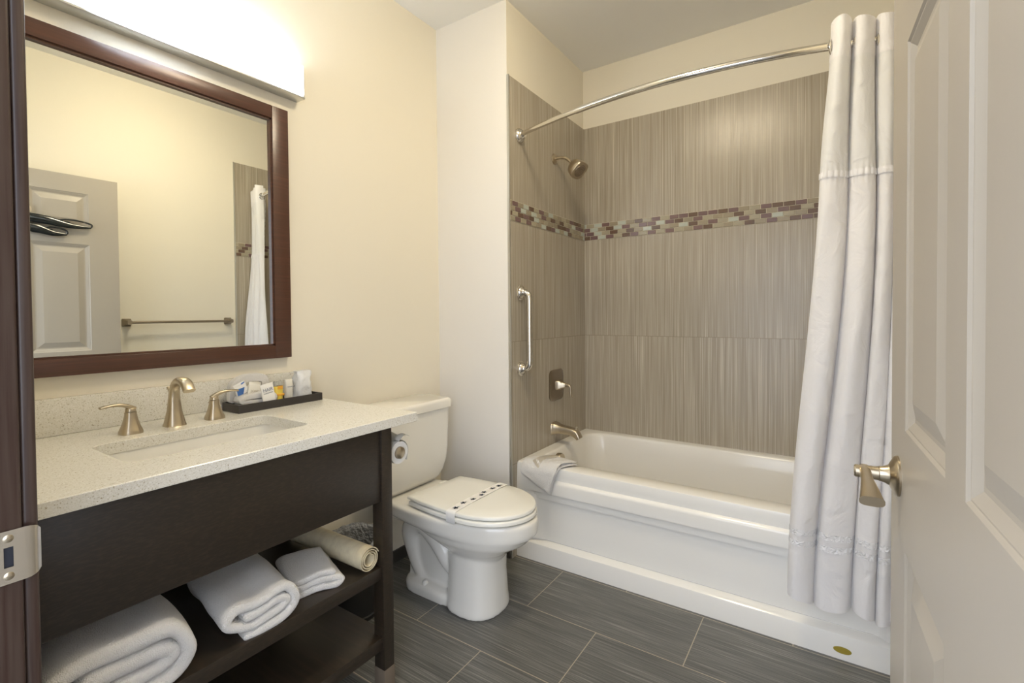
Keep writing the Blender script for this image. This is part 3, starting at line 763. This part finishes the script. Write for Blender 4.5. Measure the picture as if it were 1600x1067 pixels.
loft(bm, [rrect(.175, .50, TY-.100, TY+.100, .08, 0), rrect(.173, .50, TY-.102, TY+.102, .082, .03), rrect(.18, .50, TY-.095, TY+.095, .078, .045), rrect(.20, .5, TY-.075, TY+.075, .07, .053)])   # foot
for s in (-1, 1):
    stube(bm, [(.50, TY+s*.040, .14), (.43, TY+s*.042, .16), (.36, TY+s*.042, .23), (.28, TY+s*.045, .29), (.215, TY+s*.045, .25), (.22, TY+s*.034, .16), (.255, TY+s*.026, .08), (.30, TY+s*.02, .03)], [.045, .042, .042, .048, .05, .045, .044, .045], 14)
box(bm, .20, .46, TY-.055, TY+.055, .03, .34)
box(bm, .035, .30, TY-.11, TY+.11, .30, .36)
bw = obj('bowl', bm, m_porc, tl); remesh(bw, .005, 9)
for s in (-1, 1):
    bm = bmesh.new(); lathe(bm, (.315, TY+s*.078, .042), (0, 0, 1), [(0, .014), (.012, .0135), (.020, .009), (.023, .001)], 20); obj('bolt_cap', bm, m_seat, tl)
def slab(z0, z1, x0, x1, hw, back, r=.006, dome=0):
    rs = [egg(x0+r, x1-r, hw-r, z0, back), egg(x0, x1, hw, z0+r*.6, back), egg(x0, x1, hw, z1-r*.9, back), egg(x0+r*.4, x1-r*.4, hw-r*.4, z1-r*.25, back), egg(x0+r, x1-r, hw-r, z1, back)]
    if dome: rs.append(egg(x0+.05, x1-.07, hw-.07, z1+dome, back))
    bm = bmesh.new(); loft(bm, rs); return bm
obj('seat_ring', slab(.402, .421, .298, .796, .180, .84), m_seat, tl, 50)
lid = obj('lid', slab(.4235, .440, .290, .792, .176, .86, dome=.003), m_seat, tl, 50)
for s in (-1, 1):
    obj('hinge', bx(.272, .305, TY+s*.075-.022, TY+s*.075+.022, .398, .432, bev=.006), m_seat, tl)
# tank
def tring(z, e, y=.205, r=.03, xb=.222): return rrect(.016, xb-e, TY-y+e, TY+y-e, r, z, 8)
bm = bmesh.new(); loft(bm, [tring(.398, .060, r=.045), tring(.404, .045, r=.045), tring(.425, .028, r=.04), tring(.455, .017, r=.035), tring(.50, .009), tring(.56, .004), tring(.744, 0)])
obj('tank', bm, m_porc, tl, 60)
def lring(z, e): return rrect(.010+e, .232-e, TY-.215+e, TY+.215-e, .03, z, 8)
bm = bmesh.new(); loft(bm, [lring(.743, .008), lring(.747, .0), lring(.775, .0), lring(.783, .003), lring(.788, .010)])
obj('tank_lid', bm, m_porc, tl, 60)
bm = bmesh.new(); lathe(bm, (.17, TY-.204, .70), (0, -1, 0), [(0, .014), (.008, .014), (.010, .010)], 18)
stube(bm, [(.17, TY-.218, .70), (.20, TY-.220, .698), (.235, TY-.220, .694)], [(.006, .008), (.005, .007), (.004, .009)], 12); obj('flush_lever', bm, m_chro, tl)
# paper sanitary band over the lid
sb = thing('paper_band', 'white paper band with blue flowers wrapped across the toilet lid', 'paper band', (.53, TY, .442))
bm = bmesh.new(); xb0, bw2 = .548, .022; secs = []
prof = [(-.181, .398), (-.1815, .415), (-.181, .432), (-.176, .4405), (-.165, .4425), (-.11, .4445), (0, .4455), (.11, .4445), (.165, .4425), (.176, .4405), (.181, .432), (.1815, .415), (.181, .398)]
for yy, zz in prof: secs.append([(xb0-bw2, TY+yy, zz), (xb0+bw2, TY+yy, zz), (xb0+bw2, TY+yy*1.003, zz+.0009), (xb0-bw2, TY+yy*1.003, zz+.0009)])
loft(bm, secs); obj('paper_strip', bm, m_white, sb, 50)
for i, (dx, dy) in enumerate(((.0, -.150), (-.006, -.098), (.004, -.048), (.006, .006), (-.004, .035), (0, .090), (.004, .13))):
    zc_ = .4466+(.1-abs(dy))*.006; bm = bmesh.new(); vs = []
    for k in range(40):
        a = 2*PI*k/40; r = .0075+.0042*math.cos(5*a+i)+(.008 if k == 8 else 0); vs.append(bm.verts.new((xb0+dx+r*math.cos(a), TY+dy+r*math.sin(a)*1.1, zc_)))
    quad(bm, vs); bmesh.ops.solidify(bm, geom=bm.faces[:], thickness=.0004); obj('flower_print', bm, m_blue, sb, 0)

# ------------------------------------------------------------------ bathtub
TX0, TX1, TR = XA+.001, XR-.010, .462
tb = thing('bathtub', 'white alcove bathtub with a panelled apron along the back wall', 'bathtub', ((TX0+TX1)/2, 1.3, 0))
bm = bmesh.new()
def tr(l, r, f, b_, z, rad): return rrect(TX0+l, TX1-r, TF+f, YB-.001-b_, rad, z, 10)
loft(bm, [tr(0, 0, .016, 0, .30, .006), tr(0, 0, .016, 0, TR-.014, .006), tr(0, 0, .0125, 0, TR-.010, .006), tr(0, 0, .012, 0, TR-.004, .007), tr(0, 0, .018, 0, TR, .008), tr(.055, .07, .100, .048, TR, .10), tr(.062, .077, .107, .055, TR-.003, .10), tr(.068, .086, .113, .061, TR-.014, .10),
          tr(.080, .13, .122, .070, TR-.08, .11), tr(.095, .20, .135, .085, .22, .13), tr(.115, .28, .155, .105, .135, .13), tr(.15, .34, .19, .14, .105, .12), tr(.20, .40, .24, .19, .098, .10)], False, True)
obj('basin', bm, m_tub, tb, 60)
# apron: recessed panel that fades out at the left end
def apron_prof(f):      # f: 0 flush .. 1 full relief, (y, z) from top to floor
    k = .022
    rel = [(.012, TR-.004), (.0105, TR-.012), (.012, .420), (.014, .402), (.004, .396), (.0005, .391), (.0, .385), (.0, .345), (.001, .336), (.004+k*.3, .332), (.006+k*1.6, .330), (.006+k*1.6, .318), (.006+k, .313), (.006+k, .20), (.006+k, .103), (.006+k*1.2, .0995), (.006+k*.95, .096), (.005+k*.3, .091), (.002, .083), (.0, .074), (.0, .0)]
    out = []
    for i, (y, z) in enumerate(rel):
        fl = y if i < 2 else max(.004, .0105-.0065*(TR-z)/.12) if z > .1 else y
        out.append((fl+(y-fl)*f, z))
    return out
bm = bmesh.new(); rings = []
N = 80
for i in range(N+1):
    x = TX0+(TX1-TX0)*i/N; a, b = x-TX0, TX1-x
    f = min(1, max(0, (a-.045)/.12))**1.0; f = f*f*(3-2*f); g = 1 if b > .10 else max(0, (b-.075)/.025); g = g*g*(3-2*g)
    rings.append([(x, TF+y, z) for y, z in apron_prof(min(f, g))]+[(x, TF+.06, 0), (x, TF+.06, TR-.02)])
loft(bm, rings); obj('apron', bm, m_tub, tb, 35)
bm = bmesh.new(); lathe(bm, (TX0+.072, 1.195, .408), (1, 0, .12), [(0, .034), (.022, .034), (.027, .031), (.028, .001)], 32); obj('overflow_cover', bm, m_nick, tb)
bm = bmesh.new(); lathe(bm, (TX0+.30, 1.30, .0975), (0, 0, 1), [(0, .032), (.003, .032), (.005, .022), (.008, .020), (.010, .001)], 28); obj('drain', bm, m_nick, tb)
bm = bmesh.new(); rings = []
loft(bm, [[(1.775+.026*math.cos(2*PI*k/24), TF+yy, .033+.0115*math.sin(2*PI*k/24)) for k in range(24)] for yy in (.002, -.0016)]); obj('oval_sticker', bm, m_yelcap, tb, 0)['label'] = 'olive yellow oval sticker'

# folded bath mat on the tub edge: a draped cloth that follows the rim
def drape(name, label):
    t = thing(name, label, 'towel', (.60, .95, TR), )
    # local path over the rim: u along the cloth, from inside the rim to the hanging tip
    def surf(u, v, lift):      # u 0..1 from inner end to hanging end, v 0..1 across
        # cloth corners (x, distance past the front edge of the rim)
        A_, B_, C_, D_ = (.500, .050), (.660, .128), (.752, -.085), (.580, -.105)
        uu, vv = u, v; bow = 4*uu*(1-uu)
        x = (D_[0]*(1-uu)+A_[0]*uu)*(1-vv)+(C_[0]*(1-uu)+B_[0]*uu)*vv-.018*bow*vv+.0*bow-.022*bow*(1-vv)
        s = (D_[1]*(1-uu)+A_[1]*uu)*(1-vv)+(C_[1]*(1-uu)+B_[1]*uu)*vv
        yf = TF+.004
        if s < -.012: y, z, ny, nz_ = yf-s, TR+.002, 0, 1
        elif s < .018:
            a = (s+.012)/.030*PI/2; y = yf+.012-.018*math.sin(a)+.0; z = TR-.014+.016*math.cos(a); ny, nz_ = -math.sin(a), math.cos(a)
        else: y, z, ny, nz_ = yf-.006-.004, TR-.014-(s-.018), -1, 0
        w_ = .004*noise.noise(Vector((u*5, v*4, lift*30)))
        h = lift+w_
        return Vector((x, y+ny*h, z+nz_*h))
    def layer(lo, hi, v0, v1, u0, u1, nm, seed):
        bm = bmesh.new(); nu, nv_ = 26, 14; T, B = [], []
        for i in range(nu+1):
            u = u0+(u1-u0)*i/nu; a, b = [], []
            for j in range(nv_+1):
                v = v0+(v1-v0)*j/nv_; e = min(i, nu-i)/2; e2 = min(j, nv_-j)/2; k = min(1, e, e2); k = math.sqrt(max(k, .0)) if k < 1 else 1
                mid = (lo+hi)/2; a.append(bm.verts.new(surf(u, v, mid+(hi-mid)*k))); b.append(bm.verts.new(surf(u, v, mid-(mid-lo)*k)))
            T.append(a); B.append(b)
        for i in range(nu):
            for j in range(nv_):
                quad(bm, (T[i][j], T[i+1][j], T[i+1][j+1], T[i][j+1])); quad(bm, (B[i][j], B[i][j+1], B[i+1][j+1], B[i+1][j]))
        bmesh.ops.remove_doubles(bm, verts=bm.verts, dist=1e-5); return obj(nm, bm, m_terry, t, 70)
    layer(.001, .015, .0, 1.0, .0, .99, 'lower_fold', 1)
    layer(.015, .029, .0, .98, .02, .97, 'upper_fold', 2)
    bm = bmesh.new(); G = []
    for i in range(7):
        G.append([bm.verts.new(surf(.06+.52*i/6, .28+.24*j/4, .0322)) for j in range(5)])
    for i in range(6):
        for j in range(4): quad(bm, (G[i][j], G[i+1][j], G[i+1][j+1], G[i][j+1]))
    bmesh.ops.solidify(bm, geom=bm.faces[:], thickness=.002); obj('embroidered_tab', bm, mat('ivory_tab', (.82, .77, .68), .8, bump=(300, .5, .003)), t)
drape('tub_towel', 'folded white terry bath mat draped over the left corner of the tub edge')

# ------------------------------------------------------------------ shower fittings on the left tile wall
sh = thing('wall_shower', 'brushed nickel shower head on a short arm high on the tile wall', 'shower head', (XA, 1.335, 2.04))
bm = bmesh.new(); lathe(bm, (XA, 1.310, 2.040), (1, 0, 0), [(0, .029), (.004, .029), (.010, .023), (.012, .012)], 28); obj('flange', bm, m_nick, sh)
bm = bmesh.new(); stube(bm, [(XA+.008, 1.310, 2.040), (XA+.045, 1.310, 2.040), (XA+.078, 1.310, 2.028), (XA+.115, 1.310, 1.992)], .0088, 16); obj('arm', bm, m_nick, sh)
d = Vector((.70, -.12, -.70)).normalized(); o = Vector((XA+.106, 1.310, 2.000)); bm = bmesh.new()
u = Vector((0, 1, 0)); u = (u-d*u.dot(d)).normalized(); v = d.cross(u); rings = []
for h, r in [(0, .012), (.010, .015), (.018, .030), (.036, .043), (.055, .048), (.074, .050), (.078, .048)]:
    rings.append([o+d*h+(u*math.copysign(abs(math.cos(a))**.62, math.cos(a))+v*math.copysign(abs(math.sin(a))**.62, math.sin(a)))*r for a in [2*PI*(k+.5)/32 for k in range(32)]])
loft(bm, rings); obj('head', bm, m_nick, sh)
bm = bmesh.new(); lathe(bm, o+d*.0775, d, [(0, .036), (.002, .035), (.002, .001)], 28)
for r_, n_k in ((.010, 6), (.020, 11), (.029, 16)):
    for k in range(n_k):
        a = 2*PI*k/n_k; lathe(bm, o+d*.079+(u*math.cos(a)+v*math.sin(a))*r_, d, [(0, .0022), (.003, .0016)], 6)
obj('spray_face', bm, m_dnick, sh)
# valve
vv = thing('shower_valve', 'square brushed nickel shower valve with a drop lever on tile', 'valve', (XA, 1.315, .79))
def yz_rr(x, hy, hz, r, cy_, cz_, n_=6): return [(x, a, b) for a, b, _ in [(q[0], q[1], 0) for q in rrect(cy_-hy, cy_+hy, cz_-hz, cz_+hz, r, 0, n_)]]
cy_, cz_ = 1.312, .787
bm = bmesh.new(); loft(bm, [yz_rr(XA, .078, .084, .03, cy_, cz_), yz_rr(XA+.006, .080, .086, .032, cy_, cz_), yz_rr(XA+.010, .074, .080, .03, cy_, cz_), yz_rr(XA+.012, .05, .055, .02, cy_, cz_)]); obj('escutcheon', bm, m_dnick, vv)
bm = bmesh.new(); loft(bm, [yz_rr(XA+.010, .027, .027, .008, cy_, cz_), yz_rr(XA+.030, .025, .025, .008, cy_, cz_), yz_rr(XA+.042, .016, .017, .006, cy_, cz_), yz_rr(XA+.062, .010, .012, .004, cy_, cz_)])
stube(bm, [(XA+.055, cy_, cz_+.002), (XA+.075, cy_, cz_+.002), (XA+.090, cy_, cz_-.006), (XA+.093, cy_, cz_-.03), (XA+.097, cy_, cz_-.060)], [(.010, .010), (.009, .008), (.009, .006), (.009, .005), (.011, .004)], 14, sq=3, upv=(0, 1, 0)); obj('lever', bm, m_nick, vv)
# tub spout
ts = thing('tub_spout', 'brushed nickel tub spout with diverter knob over the tub end', 'spout', (XA, 1.29, .545))
cy_ = 1.290; bm = bmesh.new()
stube(bm, [(XA, cy_, .548), (XA+.012, cy_, .548), (XA+.045, cy_, .546), (XA+.10, cy_, .543), (XA+.135, cy_, .532), (XA+.155, cy_, .508)], [(.036, .040), (.033, .036), (.024, .027), (.021, .024), (.021, .024), (.013, .022)], 24, 6, sq=3.5, upv=(0, 0, 1)); obj('spout', bm, m_nick, ts)
bm = bmesh.new(); lathe(bm, (XA+.132, cy_, .545), (.1, 0, 1), [(0, .004), (.018, .0035), (.020, .007), (.027, .007), (.029, .004)], 16); obj('diverter_knob', bm, m_chro, ts)
# grab bar
gb = thing('grab_bar', 'vertical polished steel grab bar on the tile wall edge', 'grab bar', (XA, .95, .90))
gy = .952
for z in (1.290, .912):
    bm = bmesh.new(); lathe(bm, (XA, gy, z), (1, 0, 0), [(0, .038), (.004, .038), (.008, .034), (.009, .030), (.014, .028), (.020, .020), (.026, .0165)], 30); obj('flange', bm, m_chro, gb)
bm = bmesh.new(); stube(bm, [(XA+.01, gy, 1.290), (XA+.030, gy, 1.289), (XA+.047, gy, 1.276), (XA+.052, gy, 1.245), (XA+.052, gy, 1.10), (XA+.052, gy, .957), (XA+.047, gy, .926), (XA+.030, gy, .913), (XA+.01, gy, .912)], .0155, 18); obj('bar', bm, m_chro, gb)

# ------------------------------------------------------------------ curved curtain rod
def rod(x):
    t = (x-XA)/(XR-.009-XA); w = 4*t*(1-t)
    return Vector((x, .950-.150*w**1.0*(1-.10*(1-2*t)), 2.062-.004*t))
rd = thing('curtain_rod', 'curved steel shower curtain rod above the tub front', 'curtain rod', (1.2, .88, 2.06))
xs = [XA+.012+(XR-.021-XA-.012)*i/60 for i in range(61)]; ks = int(60*.24)
bm = bmesh.new(); tube(bm, [rod(x) for x in xs[:ks+1]], .0112, 18); tube(bm, [rod(x) for x in xs[ks:]], .0128, 18); obj('rod', bm, m_chro, rd)
for x, s in ((XA, 1), (XR-.009, -1)):
    bm = bmesh.new(); lathe(bm, (x, .950, 2.060), (s, 0, 0), [(0, .036), (.004, .0365), (.012, .033), (.020, .026), (.026, .018), (.036, .0145)], 30); obj('flange', bm, m_chro, rd)

# ------------------------------------------------------------------ shower curtain
cu = thing('shower_curtain', 'white shower curtain gathered at the right end of the rod', 'curtain', (1.83, .86, .19))
ZH, ZS, ZM, ZB = 2.128, 2.010, 1.630, .185
def smst(a, b, x): t = min(1, max(0, (x-a)/(b-a))); return t*t*(3-2*t)
def warp(u): return u+.035*math.sin(2*PI*u*1.3+.6)
def curt(u, z, extra=0):
    f = (ZH-z)/(ZH-ZB)                           # 0 top .. 1 bottom
    xl = 1.742-.028*smst(.0, .25, f)-.092*smst(.18, 1, f)
    x = xl+(1.955-.035*smst(.3, 1, f)-xl)*u
    rx = rod(min(x, 1.97)).y
    yb = rx+(.848-rx)*smst(.05, .75, f)+(.030*u)*smst(.5, 1, f)
    A = .026+.014*smst(.35, 0, f)+.004*smst(.4, 1, f)
    c1 = .25+.07*smst(.02, .3, f)-.09*smst(.3, 1, f)
    kn = [(-.2, -.6), (0, .12), (c1, 1), (c1+.30+.06*smst(.1, 1, f), 2), (.81, 3), (.93, 4), (1.05, 5)]
    q = 0
    for (ua, qa), (ub, qb) in zip(kn, kn[1:]):
        if ua <= u <= ub: q = qa+(qb-qa)*(u-ua)/(ub-ua)
    q += .05*math.sin(f*5+1)*smst(.1, .4, f)*smst(0, .2, u)
    s = 1-2*(math.sin(PI*q)**2)**.40; ph = 2*PI*q
    y = yb+A*s+.004*math.sin(ph*1.3+f*9)
    x -= .007*math.sin(ph)*(1+.3*f)
    # gather at seam
    g = math.exp(-((z-ZM)/.02)**2); y += .002*g*math.sin(u*150); x -= 0
    n3 = noise.noise(Vector((u*7, z*2.3, 1)))*.006*smst(.15, .6, f); y += n3
    if z < .5: z += .010*math.sin(ph*.5+1)*smst(.5, .19, z)+.012*(1-u)*smst(.5, .19, z)
    if z > ZH-.05: z += (z-ZH+.05)/.05*(.012*math.exp(-((u-.13)/.08)**2)+.004*math.sin(ph+1))
    return Vector((x, min(y, TF-.012) if z < .5 else y, z))
def sheet(name, z0, z1, nz_, m, parent, off=0, u0=0, u1=1, nu=200):
    bm = bmesh.new(); G = []
    for i in range(nz_+1):
        z = z0+(z1-z0)*i/nz_; row = []
        for j in range(nu+1):
            u = u0+(u1-u0)*j/nu; p = curt(u, z)
            if off:
                q = curt(min(u+.002, 1), z)-p; nn = Vector((q.y, -q.x, 0)); nn = nn.normalized() if nn.length > 1e-9 else Vector((0, -1, 0)); p = p+nn*off
            row.append(bm.verts.new(p))
        G.append(row)
    for i in range(nz_):
        for j in range(nu): quad(bm, (G[i][j], G[i][j+1], G[i+1][j+1], G[i+1][j]))
    o = obj(name, bm, m, parent, 180)
    return o
pf = sheet('fabric_panel', ZM, ZB, 70, m_curt, cu)
sheet('sheer_panel', ZS, ZM, 24, m_sheer, cu)
hd_ = sheet('header_band', ZH, ZS-.004, 12, m_curt, cu, off=.0015)
sheet('gathered_seam', ZM+.012, ZM-.008, 3, m_curt, cu, off=.003)
for z in (.435, .395):
    o = sheet('satin_band', z+.011, z-.011, 3, m_satin, pf, off=.0012); WL[o.name] = WL[cu.name]
# grommet rings sit where the folds cross the rod
for k, u in enumerate((.012, .335, .62, .70, .80, .88, .95)):
    u = u+0; p = curt(u, 2.062); r0 = rod(p.x); bm = bmesh.new()
    torus(bm, (p.x, r0.y, r0.z-.004), (1, -.15, 0), .022, .0035); obj('grommet_ring', bm, m_chro, cu)

# ------------------------------------------------------------------ towel bar on the right wall
tw = thing('towel_bar', 'brushed metal towel bar on the right wall, seen in the mirror', 'towel bar', (XR, .42, 1.15))
for y in (.115, .725):
    bm = bmesh.new(); loft(bm, [yz_rr(XR, .024, .024, .006, y, 1.15), yz_rr(XR-.010, .024, .024, .006, y, 1.15), yz_rr(XR-.022, .015, .016, .006, y, 1.15), yz_rr(XR-.055, .013, .014, .006, y, 1.15), yz_rr(XR-.065, .012, .012, .006, y, 1.15)]); obj('post', bm, m_dnick, tw)
bm = bmesh.new(); tube(bm, [(XR-.052, .115, 1.15), (XR-.052, .725, 1.15)], .0085, 14); obj('bar', bm, m_dnick, tw)
